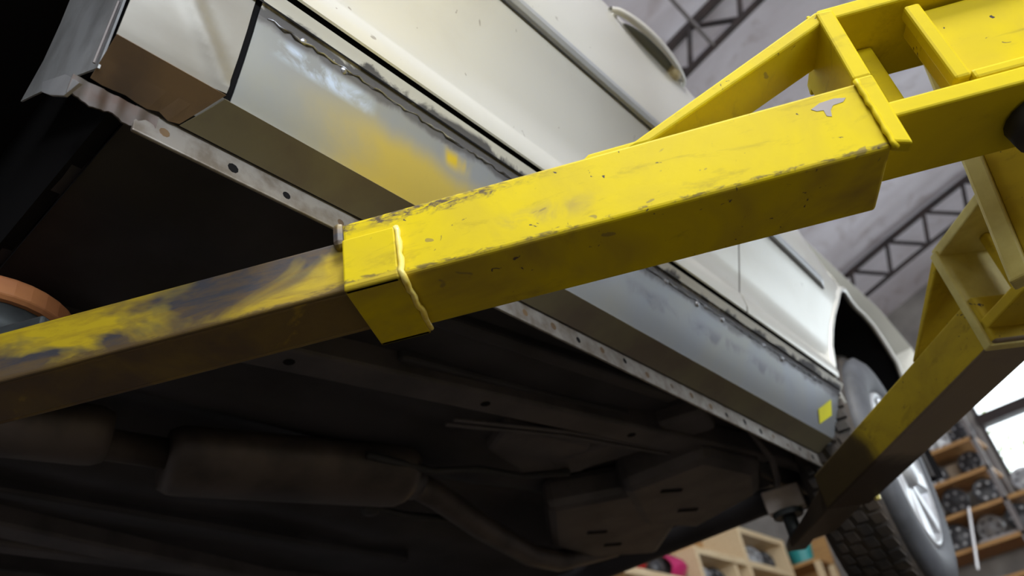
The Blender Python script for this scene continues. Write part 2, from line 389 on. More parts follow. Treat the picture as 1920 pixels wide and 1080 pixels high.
tag(obj('tie_rod', MB().tube([(-.69, 0.2, 3.66), (-.68, 3.42, 3.66)], .012, 8), 'rod', origin=(-.69, 0.2, 3.66)),
    'thin grey rod running under the roof to the near truss', 'rod')

# ================================================================== THE CAR
car = thing('car', 'silver beige car raised on the lift, its repaired sill and dark underside showing', 'car', CARLOC)
def cur(y, z):
    t = max(0, y-.9)/1.5
    return -t*t*.10*min(1.3, max(0, (z-.74)/.55)) - max(0, y-1.75)*.34*min(1.2, max(0, (z-1.12)/.22))
def P(x, y, z): return Vector((x+cur(y, z), y, z))
def panel(name, prof, ys, mat, parent=car, **k):
    return obj(name, MB().grid([[P(x, y, z) for (x, z) in prof] for y in ys]), mat, parent, **k)
def lin(a, b, n): return [lerp(a, b, i/n) for i in range(n+1)]
Y0, Y1 = .275, 1.865
FB, FT, CR, WE, GA = (-.540, .600), (-.5366, .632), (-.490, .652), (-.4477, .745), (-.430, .772)
# sill: outer face, underside, pinched flange, weld
outer = [(CR[0]-.002, CR[1]-.004), CR, (CR[0]+.004, CR[1]+.006), (-.470, .690), (-.456, .722), WE]
sl = panel('sill_panel', outer, lin(Y0, Y1, 24), 'sill', smooth=True, solid=.0015, label='bare primed sill panel with yellow overspray')
obj('sill_underside', MB().grid([[P(x, y-(k*.011 if y < .3 else 0), z) for k, (x, z) in enumerate(((CR[0]-.002, CR[1]-.003), (-.515, .640), (FT[0]+.002, FT[1])))] for y in lin(Y0-.006, Y1+.01, 20)]), 'under_sill', car, solid=.0015)
fl = obj('sill_flange', MB().obox((0, 0, 0), X, Yv, Z, (-.542, -.5375), (.205, 1.86), (.600, .634)), 'flange', car, bevel=.0015, label='bare metal pinch flange with spot welds')
yy = .235
while yy < 1.78:
    zz = .616+random.uniform(-.004, .004)
    obj('spot_weld', MB().lathe((-.5378, yy, zz), (1, 0, 0), [(.0001, .0004), (random.uniform(.0035, .006), .0005), (.0075, -.0003)], 9), 'fender_brown' if random.random() < .6 else 'dark', fl)
    yy += random.uniform(.058, .078)
obj('sill_top_strip', MB().grid([[P(x, y, z) for (x, z) in (WE, (-.441, .757), (-.434, .765), (-.4295, .7700), (-.4315, .7712))] for y in lin(Y0, 1.808, 24)]), 'strip', car, smooth=True, solid=.0015)
# sill weld: many short lumpy runs
wd = []; y = Y0+.01
pts = []
while y < 1.70:
    pts.append(P(WE[0]+.0015+random.uniform(-.001, .0012), y, WE[1]+.001+random.uniform(-.0022, .0022))); y += .007
obj('weld_seam', MB().tube(pts, [random.uniform(.0005, .0016) for _ in pts], 6), 'weldm', car, smooth=True)
for yb in (.33, .37, .385, 1.06, 1.10, 1.16, 1.19, 1.25, 1.30, 1.37, 1.42, 1.50, 1.58, 1.66):
    obj('weld_blob', MB().lathe(P(-.4475, yb, .746+random.uniform(-.006, .006)), (1, 0, -.5), [(.006, -.002), (.005, .0008), (.003, .0018), (.0001, .002)], 8), 'weldm', car, smooth=True)
obj('sill_end_cap', MB().add([P(x, Y1, z) for x, z in outer+[GA, (-.56, .772), FT]], [tuple(range(9))]), 'sill', car)
obj('jack_plug', MB().lathe((-.508, 1.775, .640), (.4, 0, -1), [(.0001, .004), (.008, .003), (.009, 0)], 10), 'black', car)
# yellow diamond of marker paint on the rear end of the sill
def sp(y, z):     # a point lying just outside the sill face
    i = next(i for i in range(len(outer)-1) if outer[i+1][1] >= z)
    (xa, za), (xb, zb) = outer[i], outer[i+1]; t = (z-za)/(zb-za)
    return Vector((lerp(xa, xb, t)+.0018, y, z))
DY = ((1.690, .660), (1.749, .690), (1.744, .722), (1.678, .686))
obj('paint_mark', MB().add([sp(DY[0][0], DY[0][1]), sp(*DY[1]), sp(*DY[2]), sp(*DY[3])], [(0, 1, 2, 3)]), 'diamond', car, solid=-.0004, label='yellow diamond of marker paint')
# front fender end
fprof = [(CR[0], CR[1]), (CR[0]+.004, .659), (-.470, .690), (-.456, .722), (-.4477, .745), (-.436, .772), (-.4255, .80), (-.4285, .836), (-.395, .93), (-.356, 1.02), (-.340, 1.12), (-.338, 1.20), (-.342, 1.30), (-.36, 1.38), (-.42, 1.43), (-.9, 1.47)]
ac, ar = (-.19, .80), .36                 # front wheel arch
def fy(z): 
    d = ar*ar-(z-ac[1])**2
    return ac[0]+math.sqrt(d) if d > 0 and z < 1.10 else -.02
fd2 = []
for (xa, za), (xb, zb) in zip(fprof, fprof[1:]):
    k = 4 if za < .80 else 1
    fd2 += [(lerp(xa, xb, i/k), lerp(za, zb, i/k)) for i in range(k)]
fd2.append(fprof[-1])
def dent(y, z):          # a shallow pressed crease running down to the sill corner
    if z > .80: return 0
    u = ((y-.185)*.075-(.745-z)*.072)/.104      # signed distance to the crease line
    return .0035*max(0, 1-abs(u)/.016) if u < 0 else .0035*max(0, 1-u/.006)
rows = [[P(x+dent(lerp(max(.0, fy(z), .16 if z < .80 else 0) if z < 1.12 else -.02, .268, i/24), z), lerp(max(.0, fy(z), .16 if z < .80 else 0) if z < 1.12 else -.02, .268, i/24), z) for i in range(25)] for x, z in fd2]
ff = obj('front_fender', MB().grid(rows), 'fender', car, smooth=True, solid=.0015)
und = []
for i in range(9):
    y = lerp(.160, .268, i/8); j = random.uniform(-.002, .002)
    und.append([(-.489, y, .6515), (-.512, y-.011*i/8, .642), (-.534+j, y-.022*i/8, .632+j)])
obj('fender_underside', MB().grid(und), 'fender_brown', car, solid=.0015)
rg = []
for i in range(25):
    y = lerp(.146, .226, i/24); j = .0015*math.sin(i*1.1)+random.uniform(-.0008, .0008)
    rg.append([(-.5335+j*.3, y, .627), (-.5375+j*.5, y, .618), (-.5395+j*.4, y, .607+.0025*math.sin(i*.7)+random.uniform(-.0015, .0015))])
obj('ragged_flange', MB().grid(rg), 'rust_flange', car, smooth=True, solid=.002, label='torn rusty flange edge')
fp = [(-.488, .70), (-.496, .66), (-.520, .636), (-.55, .640)]
obj('arch_lip', MB().grid([[(-.478, .160, .745), (-.490, .160, .703), (-.505, .160, .668), (-.520, .160, .634)], [(-.55, .157, .80), (-.562, .158, .77), (-.575, .159, .735), (-.595, .160, .690)],
    [(-.615, .156, .90), (-.640, .157, .845), (-.668, .159, .80), (-.70, .160, .762)], [(-.635, .156, .91), (-.665, .157, .85), (-.70, .159, .82), (-.752, .160, .797)]]), 'flap', car, smooth=True, solid=.002, label='light grey wheel arch lip')
obj('torn_tab', MB().add([(-.628, .150, .705), (-.560, .150, .652), (-.515, .150, .598), (-.545, .149, .608), (-.588, .149, .648), (-.618, .149, .680)], [(0, 1, 2, 3, 4, 5)]), 'rim', car, solid=-.003, label='bent shiny metal tab')
obj('lip_highlight', MB().tube([(-.492, .157, .70), (-.522, .157, .64)], .0016, 6), 'rod', car)  # thin rod added to draw the highlight line along the lip
# front wheel house
wh = []
for i in range(13):
    a = R(-20+i*17); wh.append([(x, ac[0]+.43*math.cos(a), ac[1]+.43*math.sin(a)) for x in (-.52, -.75, -1.0)])
obj('front_wheel_house', MB().grid(wh), 'dark', car, smooth=True)

obj('fender_gap_seal', MB().grid([[P(x-.004, y, z) for x, z in outer[1:]+[GA]] for y in (.250, .30)]), 'dark', car)
# doors
dprof = [(-.4315, .7868), (-.4290, .7882), (-.4255, .80), (-.4265, .826), (-.4285, .836), (-.412, .880), (-.392, .935), (-.372, .985), (-.356, 1.02), (-.346, 1.08), (-.339, 1.15), (-.336, 1.22), (-.3385, 1.29), (-.347, 1.34), (-.366, 1.385), (-.41, 1.42)]
def door(name, yf, yend, n=14):
    rows = [[P(x, lerp(yf, yend(z), i/n), z) for i in range(n+1)] for x, z in dprof]
    return obj(name, MB().grid(rows), 'paint', car, smooth=True, solid=.0015)
# dark inner skin behind the gaps
obj('door_seal', MB().grid([[P(x-.011, y, z) for (x, z) in [(-.428, .755), (-.430, .785)]+dprof[1:]] for y in lin(.12, 1.80, 14)]), 'dark', car)
fd = door('front_door', .273, lambda z: 1.345)
rc, rr = (2.165, .775), .36              # rear wheel arch
def rlead(z):
    d = rr*rr-(z-rc[1])**2
    return rc[0]-math.sqrt(d) if d > 0 and z < 1.105 else 1.97
rd = door('rear_door', 1.351, lambda z: min(1.97, rlead(z)))
def rubstrip(parent, y0, y1):
    pr = [(.0, -.013), (.007, -.011), (.0095, -.004), (.0095, .004), (.006, .011), (.0, .013)]
    def px(y, dz): 
        z = 1.02+dz; return P(-.356, y, z).x + (.35*dz if dz < 0 else .18*dz)
    n = 16; rows = []
    for i in range(n+1):
        y = lerp(y0, y1, i/n); s = 1 if 0 < i < n else .3
        rows.append([Vector((px(y, dz)+d*s, y, 1.02+dz)) for d, dz in pr])
    mb = MB().grid(rows); k = len(pr); mb.f += [tuple(range(k)), tuple(reversed(range(n*k, n*k+k)))]
    obj('rub_strip', mb, 'rub', parent, smooth=False, bevel=.001)
    obj('strip_painted_shadow', MB().grid([[Vector((px(y, -.0145)+.0012, y, 1.0055)), Vector((px(y, -.013)+.0022, y, 1.0075))] for y in lin(y0, y1, 16)]), 'black', parent)  # black band laid on the door as the rub strip's shadow
rubstrip(fd, .28, 1.34); rubstrip(rd, 1.357, 1.80)
# door handle: a bow over a recess
hz = 1.295
rows = []
for i in range(21):
    t = i/20; b = math.sin(math.pi*t)**.55; hh = .006+.011*b
    c = P(-.338+.024*b, lerp(.965, 1.245, t), hz+.004); 
    rows.append([c+Vector(q) for q in ((-.004, 0, -hh), (.002, 0, -hh), (.006, 0, -hh*.4), (.006, 0, hh*.4), (.001, 0, hh), (-.004, 0, hh), (-.004, 0, -hh))])
h = obj('door_handle', MB().grid(rows), 'paint', fd, smooth=True, label='pale bow shaped door handle')
obj('handle_end', MB().lathe(P(-.340, .978, hz), (1, 0, 0), [(.011, -.006), (.010, .002), (.006, .005), (.0001, .006)], 14), 'paint', h, smooth=True)
obj('handle_end', MB().lathe(P(-.340, 1.222, hz), (1, 0, 0), [(.014, -.006), (.013, .003), (.008, .007), (.0001, .008)], 14), 'paint', h, smooth=True)
obj('handle_cup', MB().grid([[P(-.345, lerp(1.0, 1.235, i/12), hz), ] and [P(-.344+.024*math.sin(math.pi*i/12)**.5*math.cos(R(a)), lerp(1.0, 1.235, i/12), hz+.001+.011*math.sin(math.pi*i/12)**.5*math.sin(R(a))) for a in range(-90, 91, 30)] for i in range(13)]), 'handle_grey', h, smooth=True)
obj('handle_pad', MB().lathe(P(-.332, 1.19, hz-.004), (1, 0, -.3), [(.020, -.008), (.018, .006), (.012, .012), (.0001, .013)], 16), 'beige', h, smooth=True, label='beige inner end of the handle')
# rear quarter with arch
def zlow(y):
    d = rr*rr-(y-rc[0])**2
    return rc[1]+math.sqrt(d) if d > 0 else .66
qprof = dprof
def qx(z):
    for (xa, za), (xb, zb) in zip(dprof, dprof[1:]):
        if zb >= z: return lerp(xa, xb, (z-za)/(zb-za)) if zb > za else xb
    return dprof[-1][0]
rows = []
for y in lin(1.974, 2.494, 16)+lin(2.497, 3.15, 6):
    zl = max(1.0, zlow(y)); rows.append([P(qx(max(.778, z)) - .6*(z-zl)*min(1, max(0, (y-1.98)/.2)), y, z) for z in lin(zl, 1.42, 12)])
obj('rear_quarter_panel', MB().grid(rows), 'paint', car, smooth=True, solid=.0015)
arc = [P(qx(max(.778, rc[1]+rr*math.sin(a)))-.002, rc[0]-rr*math.cos(a), rc[1]+rr*math.sin(a)) for a in [R(-8+i*8) for i in range(21)]]
obj('rear_arch_lip', MB().tube(arc, .008, 8), 'paint', car, smooth=True)
wh = []
for i in range(16):
    a = R(-14+i*13.8); zz = rc[1]+(rr+.002)*math.sin(a); yy = rc[0]-(rr+.002)*math.cos(a)
    wh.append([P(qx(max(.778, zz))-.005, yy, zz)]+[Vector((x, yy, zz)) for x in (-.47, -.55, -.70)])
obj('rear_wheel_house', MB().grid(wh), 'dark', car, smooth=True)
obj('wheel_house_wall', MB().add([(-.70, rc[0]-(rr+.004)*math.cos(R(i*15)), rc[1]+(rr+.004)*math.sin(R(i*15))) for i in range(13)], [tuple(range(13))]), 'dark', car)
obj('mud_flap', MB().box((-.62, 2.50, .70), (-.47, 2.515, 1.05)), 'black', car, bevel=.004)
# greenhouse, roof, tail, right side
for (nm, y0, y1) in (('front_window', .33, 1.31), ('rear_window', 1.38, 2.1)):
    obj(nm, MB().grid([[P(x, y, z) for x, z in ((-.412, 1.425), (-.50, 1.62), (-.62, 1.83))] for y in lin(y0, y1, 4)]), 'glass', car, smooth=True, solid=.004)
obj('roof_panel', MB().grid([[Vector((x, y, z)) for x, z in ((-.62, 1.83), (-.72, 1.90), (-1.0, 1.94), (-1.5, 1.94), (-1.78, 1.90), (-1.88, 1.83))] for y in lin(.5, 2.3, 5)]), 'paint', car, smooth=True, solid=.004)
obj('hood_panel', MB().grid([[(x, y, z) for x, z in ((-.42, 1.43), (-.7, 1.47), (-1.8, 1.47), (-2.08, 1.43))] for y in (-.02, .5)]), 'paint', car, solid=.004)
obj('right_side_panel', MB().grid([[(x, y, z) for x, z in ((-1.95, .66), (-2.03, .80), (-2.10, 1.05), (-2.10, 1.3), (-2.06, 1.42))] for y in lin(.2, 1.80, 6)]), 'paint', car, smooth=True, solid=.004)
obj('right_quarter_panel', MB().grid([[(x, y, z) for x, z in ((-2.06, 1.12), (-2.08, 1.3), (-2.04, 1.42))] for y in lin(1.80, 3.1, 6)]), 'paint', car, smooth=True, solid=.004)
obj('boot_lid', MB().grid([[(x, y, z) for x in (-.46, -.9, -1.6, -2.04)] for y, z in ((2.2, 1.45), (2.9, 1.44), (3.15, 1.36), (3.2, 1.10))]), 'paint', car, smooth=True, solid=.004)
obj('rear_bumper', MB().box((-2.02, 2.98, 1.04), (-.56, 3.22, 1.24)), 'black', car, bevel=.03)

# wheels
def wheel(cx, cy, cz, ax, label, blocks=True):
    o = Vector((cx, cy, cz)); ax = Vector(ax).normalized(); TR, TW = .299, .185; s_ = ax
    u = ax.cross(Z).normalized(); v = u.cross(ax)
    dirv = lambda a: u*math.cos(a)+v*math.sin(a)
    w = obj('rear_wheel', MB().lathe(o, ax, [(.193, -.005), (.203, .002), (.237, .008), (.270, .002), (.288, -.012), (.285, -.03)], 48), 'sidewall', car, smooth=True, label=label)
    obj('tread', MB().lathe(o, ax, [(.285, -.028), (TR, -.036), (TR+.002, -TW*.5), (TR, -TW+.03), (.285, -TW+.01), (.24, -TW), (.19, -TW+.01)], 48), 'tread', w, smooth=True)
    for i in range(64 if blocks else 0):
        a = 2*math.pi*i/64
        for (t0, t1, sh) in ((-.034, -.066, .0), (-.071, -.099, .04), (-.104, -.132, .01), (-.137, -.158, .05)):
            A = []; B = []
            for (aa, tt) in ((a+sh, t0), (a+sh+.07, t0-.006), (a+sh+.07, t1), (a+sh, t1+.006)):
                A.append(o+ax*tt+dirv(aa)*(TR-.002)); B.append(o+ax*tt+dirv(aa)*(TR+.006))
            obj('tread_block', MB().hexa(A, B), 'tread', w)
    obj('rim', MB().lathe(o, ax, [(.195, -.012), (.191, .0), (.183, .003), (.176, -.012), (.16, -.03), (.10, -.03), (.06, -.022), (.0001, -.02)], 40), 'rim', w, smooth=True)
    for i in range(8):
        a = 2*math.pi*i/8; d = dirv(a); q = dirv(a+math.pi/2)
        obj('spoke', MB().hexa([o+d*.05-q*.022-s_*.03, o+d*.05+q*.022-s_*.03, o+d*.18+q*.03-s_*.02, o+d*.18-q*.03-s_*.02],
            [o+d*.05-q*.018-s_*.008, o+d*.05+q*.018-s_*.008, o+d*.18+q*.024+s_*.001, o+d*.18-q*.024+s_*.001]), 'rim', w, bevel=.004)
    obj('hub_cap', MB().lathe(o, ax, [(.05, -.02), (.048, .004), (.04, .01), (.0001, .012)], 24), 'rim', w, smooth=True)
    return w
M['sidewall'] = plain('dusty_tyre_sidewall', (.09, .095, .11), .6, 0, (.055, .058, .066), 14)
wheel(-.44, 2.08, .626, (math.cos(R(4.2))*math.cos(R(-4.3)), math.sin(R(4.2)), math.sin(R(-4.3))), 'muddy rear wheel with pale alloy rim')
wheel(-2.05, 2.08, .626, (-1, .07, -.07), 'dark wheel on the far side', False)

# ------------------------------------------------------------------ underbody
def ubox(name, a, b, wd, z0, z1, mat, **k):       # a beam between two plan points
    a = Vector((*a, 0)); b = Vector((*b, 0)); d = (b-a); L = d.length; d.normalize(); q = Vector((-d.y, d.x, 0))
    return obj(name, MB().obox(a, d, q, Z, (0, L), (-wd/2, wd/2), (z0, z1)), mat, car, **k)
rows = []
for i in range(41):
    y = lerp(.205, 1.95, i/40); row = []
    for j in range(45):
        x = lerp(-.542, -1.93, j/44)
        z = .672 + .006*math.sin(x*38)*(1 if .2 < y < 1.2 else .2) + .004*math.sin(y*9+x*5)
        tx = abs(x+1.235)
        if tx < .17: z += .075*(.5+.5*math.cos(math.pi*tx/.17))
        if 1.25 < y: z += .02*math.sin((y-1.25)*5)
        row.append((x, y, z))
    rows.append(row)
obj('floor_pan', MB().grid(rows), 'under', car, smooth=True)
rl = ubox('frame_rail', (-.885, .38), (-.605, 1.90), .062, .638, .69, 'under_light', bevel=.006)
for t in (.14, .37, .60, .73, .88):
    c = Vector((lerp(-.885, -.605, t), lerp(.38, 1.90, t), .6375))
    obj('rail_hole', MB().lathe(c, (0, 0, -1), [(.0001, .0004), (.008, .0005), (.009, 0)], 10), 'dark', rl)
ubox('frame_rail', (-1.585, .38), (-1.865, 1.90), .062, .638, .69, 'under_light', bevel=.006)
ubox('rail_flange', (-.925, .38), (-.645, 1.90), .02, .652, .69, 'under', bevel=.002)
ubox('floor_rib', (-.69, .50), (-.60, 1.28), .03, .655, .69, 'under', bevel=.006)
ubox('floor_rib', (-.78, .75), (-.68, 1.40), .02, .658, .69, 'under', bevel=.006)
ubox('cross_member', (-.60, 1.42), (-.92, 1.30), .10, .648, .70, 'under_light', bevel=.012)
ubox('cross_member', (-1.55, .35), (-.93, .30), .12, .640, .70, 'under', bevel=.015)
for k in range(2):
    obj('brake_line', MB().tube([(-.885+.02*k, .95, .648), (-.80+.018*k, 1.18, .645), (-.735+.016*k, 1.47, .645), (-.70, 1.7, .65)], .0045, 8), 'under_light', car, smooth=True)
obj('cable', MB().tube([(-1.02, .88, .63), (-1.0, 1.02, .62), (-.975, 1.12, .635), (-.95, 1.22, .63), (-.90, 1.32, .64)], .008, 8), 'black', car, smooth=True)
# exhaust
def oval(name, a, b, rx, rz, mat):
    a = Vector(a); b = Vector(b); d = (b-a).normalized(); q = Vector((-d.y, d.x, 0)).normalized(); L = (b-a).length; rows = []
    for t, s in ((0, .02), (0, .85), (.015, .97), (.03, 1), (L-.03, 1), (L-.015, .97), (L, .85), (L, .02)):
        rows.append([a+d*t+(q*rx*math.cos(2*math.pi*j/28)+Z*rz*math.sin(2*math.pi*j/28))*s for j in range(29)])
    return obj(name, MB().grid(rows), mat, car, smooth=True)
oval('muffler', (-1.205, .60, .635), (-1.07, 1.02, .635), .085, .052, 'exhaust')
oval('catalyst', (-1.27, .20, .65), (-1.20, .50, .65), .06, .045, 'exhaust')
obj('exhaust_pipe', MB().tube([(-1.3, -.1, .65), (-1.25, .3, .65), (-1.19, .62, .64)], .026, 14), 'exhaust', car, smooth=True)
obj('exhaust_pipe', MB().tube([(-1.07, 1.0, .635), (-1.075, 1.10, .615), (-1.13, 1.28, .60), (-1.20, 1.52, .592), (-1.22, 1.66, .60), (-1.2, 1.9, .66), (-1.2, 2.3, .86), (-1.25, 3.0, 1.0)], .027, 16), 'exhaust', car, smooth=True)
obj('pipe_clamp', MB().tube([(-1.07, 1.02, .632), (-1.071, 1.045, .626)], .033, 16), 'under_light', car, smooth=True)
obj('exhaust_hanger', MB().tube([(-1.20, 1.05, .68), (-1.215, 1.05, .635), (-1.19, 1.12, .62), (-1.15, 1.25, .615)], .008, 8), 'black', car, smooth=True)
obj('rubber_bushing', MB().lathe((-1.215, 1.05, .64), (0, 0, -1), [(.0001, .022), (.016, .02), (.02, .008), (.016, -.01)], 14), 'black', car, smooth=True)
# fuel tank and rear parts
def plate(name, pts, z0, z1, mat, bv=.012):
    return obj(name, MB().hexa([Vector((x, y, z0)) for x, y in pts], [Vector((x, y, z1)) for x, y in pts]), mat, car, bevel=bv, smooth=False)
plate('fuel_tank', [(-.86, 1.44), (-.66, 1.47), (-.63, 1.66), (-.70, 1.80), (-.92, 1.86), (-.98, 1.70)], .604, .70, 'under_light', .025)
plate('rear_floor_plate', [(-1.02, 1.38), (-.86, 1.50), (-.94, 1.80), (-1.10, 1.95), (-1.20, 1.78), (-1.19, 1.60)], .612, .69, 'under_light', .02)
plate('heat_shield', [(-.93, 1.10), (-.83, 1.05), (-.80, 1.28), (-.90, 1.38), (-.98, 1.28)], .650, .69, 'under_light', .012)
for (x, y, L) in ((-.80, 1.55, .05), (-1.06, 1.62, .05), (-1.10, 1.74, .045), (-.85, 1.70, .05)):
    obj('slot', MB().obox((x, y, .602 if x > -.95 else .610), Vector((.55, .83, 0)), Vector((-.83, .55, 0)), Z, (-L/2, L/2), (-.006, .006), (0, .004)), 'dark', car)
plate('trunk_floor', [(-.70, 1.95), (-.70, 3.1), (-1.80, 3.1), (-1.80, 1.95)], 1.06, 1.08, 'under', .0)
obj('rear_axle_beam', MB().tube([(-.62, 2.08, .63), (-.8, 2.02, .66), (-1.25, 2.0, .66), (-1.7, 2.02, .66), (-1.88, 2.08, .63)], [.03, .035, .04, .035, .03], 14), 'under', car, smooth=True)
obj('trailing_arm', MB().tube([(-.66, 1.62, .675), (-.655, 1.80, .65), (-.64, 2.0, .64), (-.62, 2.08, .63)], [.035, .03, .03, .035], 12), 'black', car, smooth=True)
obj('brake_hose', MB().tube([(-.585, 1.55, .655), (-.60, 1.66, .62), (-.63, 1.73, .60), (-.66, 1.80, .612), (-.69, 1.86, .64)], .007, 8), 'under_light', car, smooth=True)
sh = obj('shock_absorber', MB().tube([(-.66, 1.86, .64), (-.645, 1.925, .70)], .021, 14), 'blue_grey', car, smooth=True)
obj('shock_rod', MB().tube([(-.645, 1.925, .70), (-.63, 2.0, .78), (-.62, 2.1, .9)], .012, 10), 'black', sh, smooth=True)
sp_pts = [Vector((-.68+.045*math.cos(a), 2.05+.045*math.sin(a), .66+a*.0052)) for a in [i*.35 for i in range(110)]]
obj('coil_spring', MB().tube(sp_pts, .007, 6), 'black', car, smooth=True)
# far side sill and its flange
obj('far_sill', MB().grid([[(x, y, z) for x, z in ((-1.90, .67), (-1.905, .602), (-1.91, .602), (-1.92, .66), (-1.96, .67))] for y in lin(-.05, 1.8, 6)]), 'under_light', car, solid=.002)
ubox('far_floor_rib', (-1.72, -.1), (-1.72, 1.3), .05, .648, .69, 'under_light', bevel=.008)
ubox('far_floor_rib', (-1.48, .2), (-1.50, 1.4), .035, .652, .69, 'under', bevel=.008)
# front subframe, black
plate('engine_tray', [(-.56, -.8), (-.56, .20), (-1.95, .20), (-1.95, -.8)], .90, .92, 'dark', 0)
obj('firewall', MB().box((-1.95, .20, .665), (-.545, .215, .92)), 'dark', car)
plate('front_subframe', [(-1.0, -.6), (-1.0, .15), (-1.88, .15), (-1.88, -.6)], .72, .80, 'black', .02)

# ================================================================== THE LIFT
class Arm:
    """arm frame: s along the arm, n across it (away from the camera side), z up"""
    def __init__(a, ang, dn):
        a.d = Vector((math.cos(R(ang)), math.sin(R(ang)), 0)); a.n = Vector((-a.d.y, a.d.x, 0)); a.o = a.n*dn
    def p(a, s, n, z): return a.o+a.d*s+a.n*n+Z*z
    def box(a, s, n, z, mb=None): return (mb or MB()).obox(a.o, a.d, a.n, Z, s, n, z)
    def hollow(a, s, n, z, t):                # rectangular tube, open ends
        mb = MB(); a.box(s, (n[0], n[0]+t), z, mb); a.box(s, (n[1]-t, n[1]), z, mb)
        a.box(s, (n[0]+t, n[1]-t), (z[0], z[0]+t), mb); a.box(s, (n[0]+t, n[1]-t), (z[1]-t, z[1]), mb); return mb
    def prism(a, pts, n):                     # outline in the s-z plane
        return MB().hexa([a.p(s, n[0], z) for s, z in pts], [a.p(s, n[1], z) for s, z in pts])
def solid_tube(a, s, n, z):
    return a.box(s, n, z)

# ---- near arm
A = Arm(30, .581); W_ = .093
la = thing('lift_swingarm', 'bright yellow telescopic lift arm crossing the whole picture under the sill', 'lift arm', A.p(.0, W_/2, .46), 'swing arms of the car lift')
obj('outer_tube', A.prism([(-.214, .460), (.300, .460), (.306, .546), (-.216, .542)], (0, W_)), 'yellow', la, bevel=.004, segs=3, label='scratched bright yellow box tube')
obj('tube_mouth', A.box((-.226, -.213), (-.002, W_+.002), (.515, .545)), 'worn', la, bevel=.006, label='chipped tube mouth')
cu = MB(); A.box((-.214, -.160), (-.006, .001), (.4535, .516), cu); A.box((-.214, -.160), (-.006, W_+.006), (.4535, .4605), cu); A.box((-.214, -.160), (W_-.001, W_+.006), (.4535, .516), cu)
obj('collar', cu, 'yellow', la, bevel=.002, label='yellow wrap-around reinforcing collar')
bp = [(-.159, -.003, .516)] + [(-.1575, -.004, z) for z in lin(.510, .462, 7)] + [(-.157, -.003, .456)] + [(-.1575, n, .4555) for n in lin(.004, W_, 12)]
obj('weld_bead', MB().tube([A.p(s+random.uniform(-.001, .001), n, z) for s, n, z in bp], [random.uniform(.0024, .0038) for _ in bp], 8), 'weldy', la, smooth=True)
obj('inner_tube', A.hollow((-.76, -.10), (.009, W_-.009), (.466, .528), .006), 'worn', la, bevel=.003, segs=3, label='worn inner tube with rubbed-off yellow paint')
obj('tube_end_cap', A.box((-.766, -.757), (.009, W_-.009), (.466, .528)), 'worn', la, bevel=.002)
# sloped gusset plate, clevis plates, vertical plate
gs, gz = .311, .656
def slab(pts, n, mat='yellow', bv=.0025, nm='plate', lab=None, par=la, arm=A): return obj(nm, arm.prism(pts, n), mat, par, bevel=bv, label=lab)
slab([(.075, .542), (.100, .542), (.313, .642), (.306, .657)], (.0, .062), nm='gusset_plate')
slab([(.030, .540), (.100, .540), (.092, .549), (.040, .548)], (.001, .03), nm='gusset_foot')
slab([(.300, .548), (.318, .548), (.320, .650), (.303, .652)], (-.003, W_), 'yellow_edge', nm='upright_plate')
slab([(.300, .462), (.316, .455), (.318, .548), (.300, .548)], (-.004, .010), 'yellow_edge', nm='upright_plate')
slab([(.303, .640), (.50, .640), (.50, .658), (.306, .658)], (.0, W_+.01), 'yellow_edge', nm='clevis_plate')
slab([(.314, .493), (.50, .493), (.50, .512), (.314, .512)], (.0, W_+.002), 'yellow_edge', nm='clevis_plate')
slab([(.345, .512), (.363, .512), (.363, .640), (.345, .640)], (W_*.55, W_), 'yellow', nm='clevis_web')
bp = [(.301+random.uniform(-.001, .001), -.003, z) for z in lin(.455, .545, 12)]
obj('weld_bead', MB().tube([A.p(*q) for q in bp], [random.uniform(.002, .0032) for _ in bp], 8), 'yellow_edge', la, smooth=True)
obj('weld_bead', MB().tube([A.p(.298, n, .655+random.uniform(-.001, .002)) for n in lin(.004, .058, 8)], .0022, 8), 'yellow_edge', la, smooth=True)
# worn-off patches of bare metal on the tube face
def patch(pts, mat='rod'):
    obj('bare_patch', MB().hexa([A.p(s, -.0004, z) for s, z in pts], [A.p(s, .0005, z) for s, z in pts]), mat, la)
patch([(.252, .527), (.262, .532), (.276, .533), (.286, .530), (.282, .526), (.272, .525), (.268, .520), (.266, .512), (.262, .514), (.262, .522), (.256, .523)])
# lifting pad at the tip
pc = Vector((-.93, .222, 0))
pd = obj('lift_pad', MB().lathe(pc+Z*.585, (0, 0, 1), [(.0001, .030), (.098, .030), (.104, .024), (.104, .004), (.098, 0), (.0001, 0)], 36), 'orange', la, smooth=False, bevel=.002, label='round orange rubber pad')
obj('pad_cup', MB().lathe(pc+Z*.545, (0, 0, 1), [(.0001, 0), (.075, 0), (.088, .012), (.092, .040), (.0001, .041)], 32), 'pad', pd, smooth=True)
obj('pad_screw', MB().lathe(pc+Z*.50, (0, 0, 1), [(.0001, 0), (.028, 0), (.028, .05), (.0001, .05)], 20), 'pad', pd, smooth=True)
obj('tip_plate', A.box((-.86, -.55), (.012, W_+.02), (.526, .540)), 'pad', la, bevel=.003)

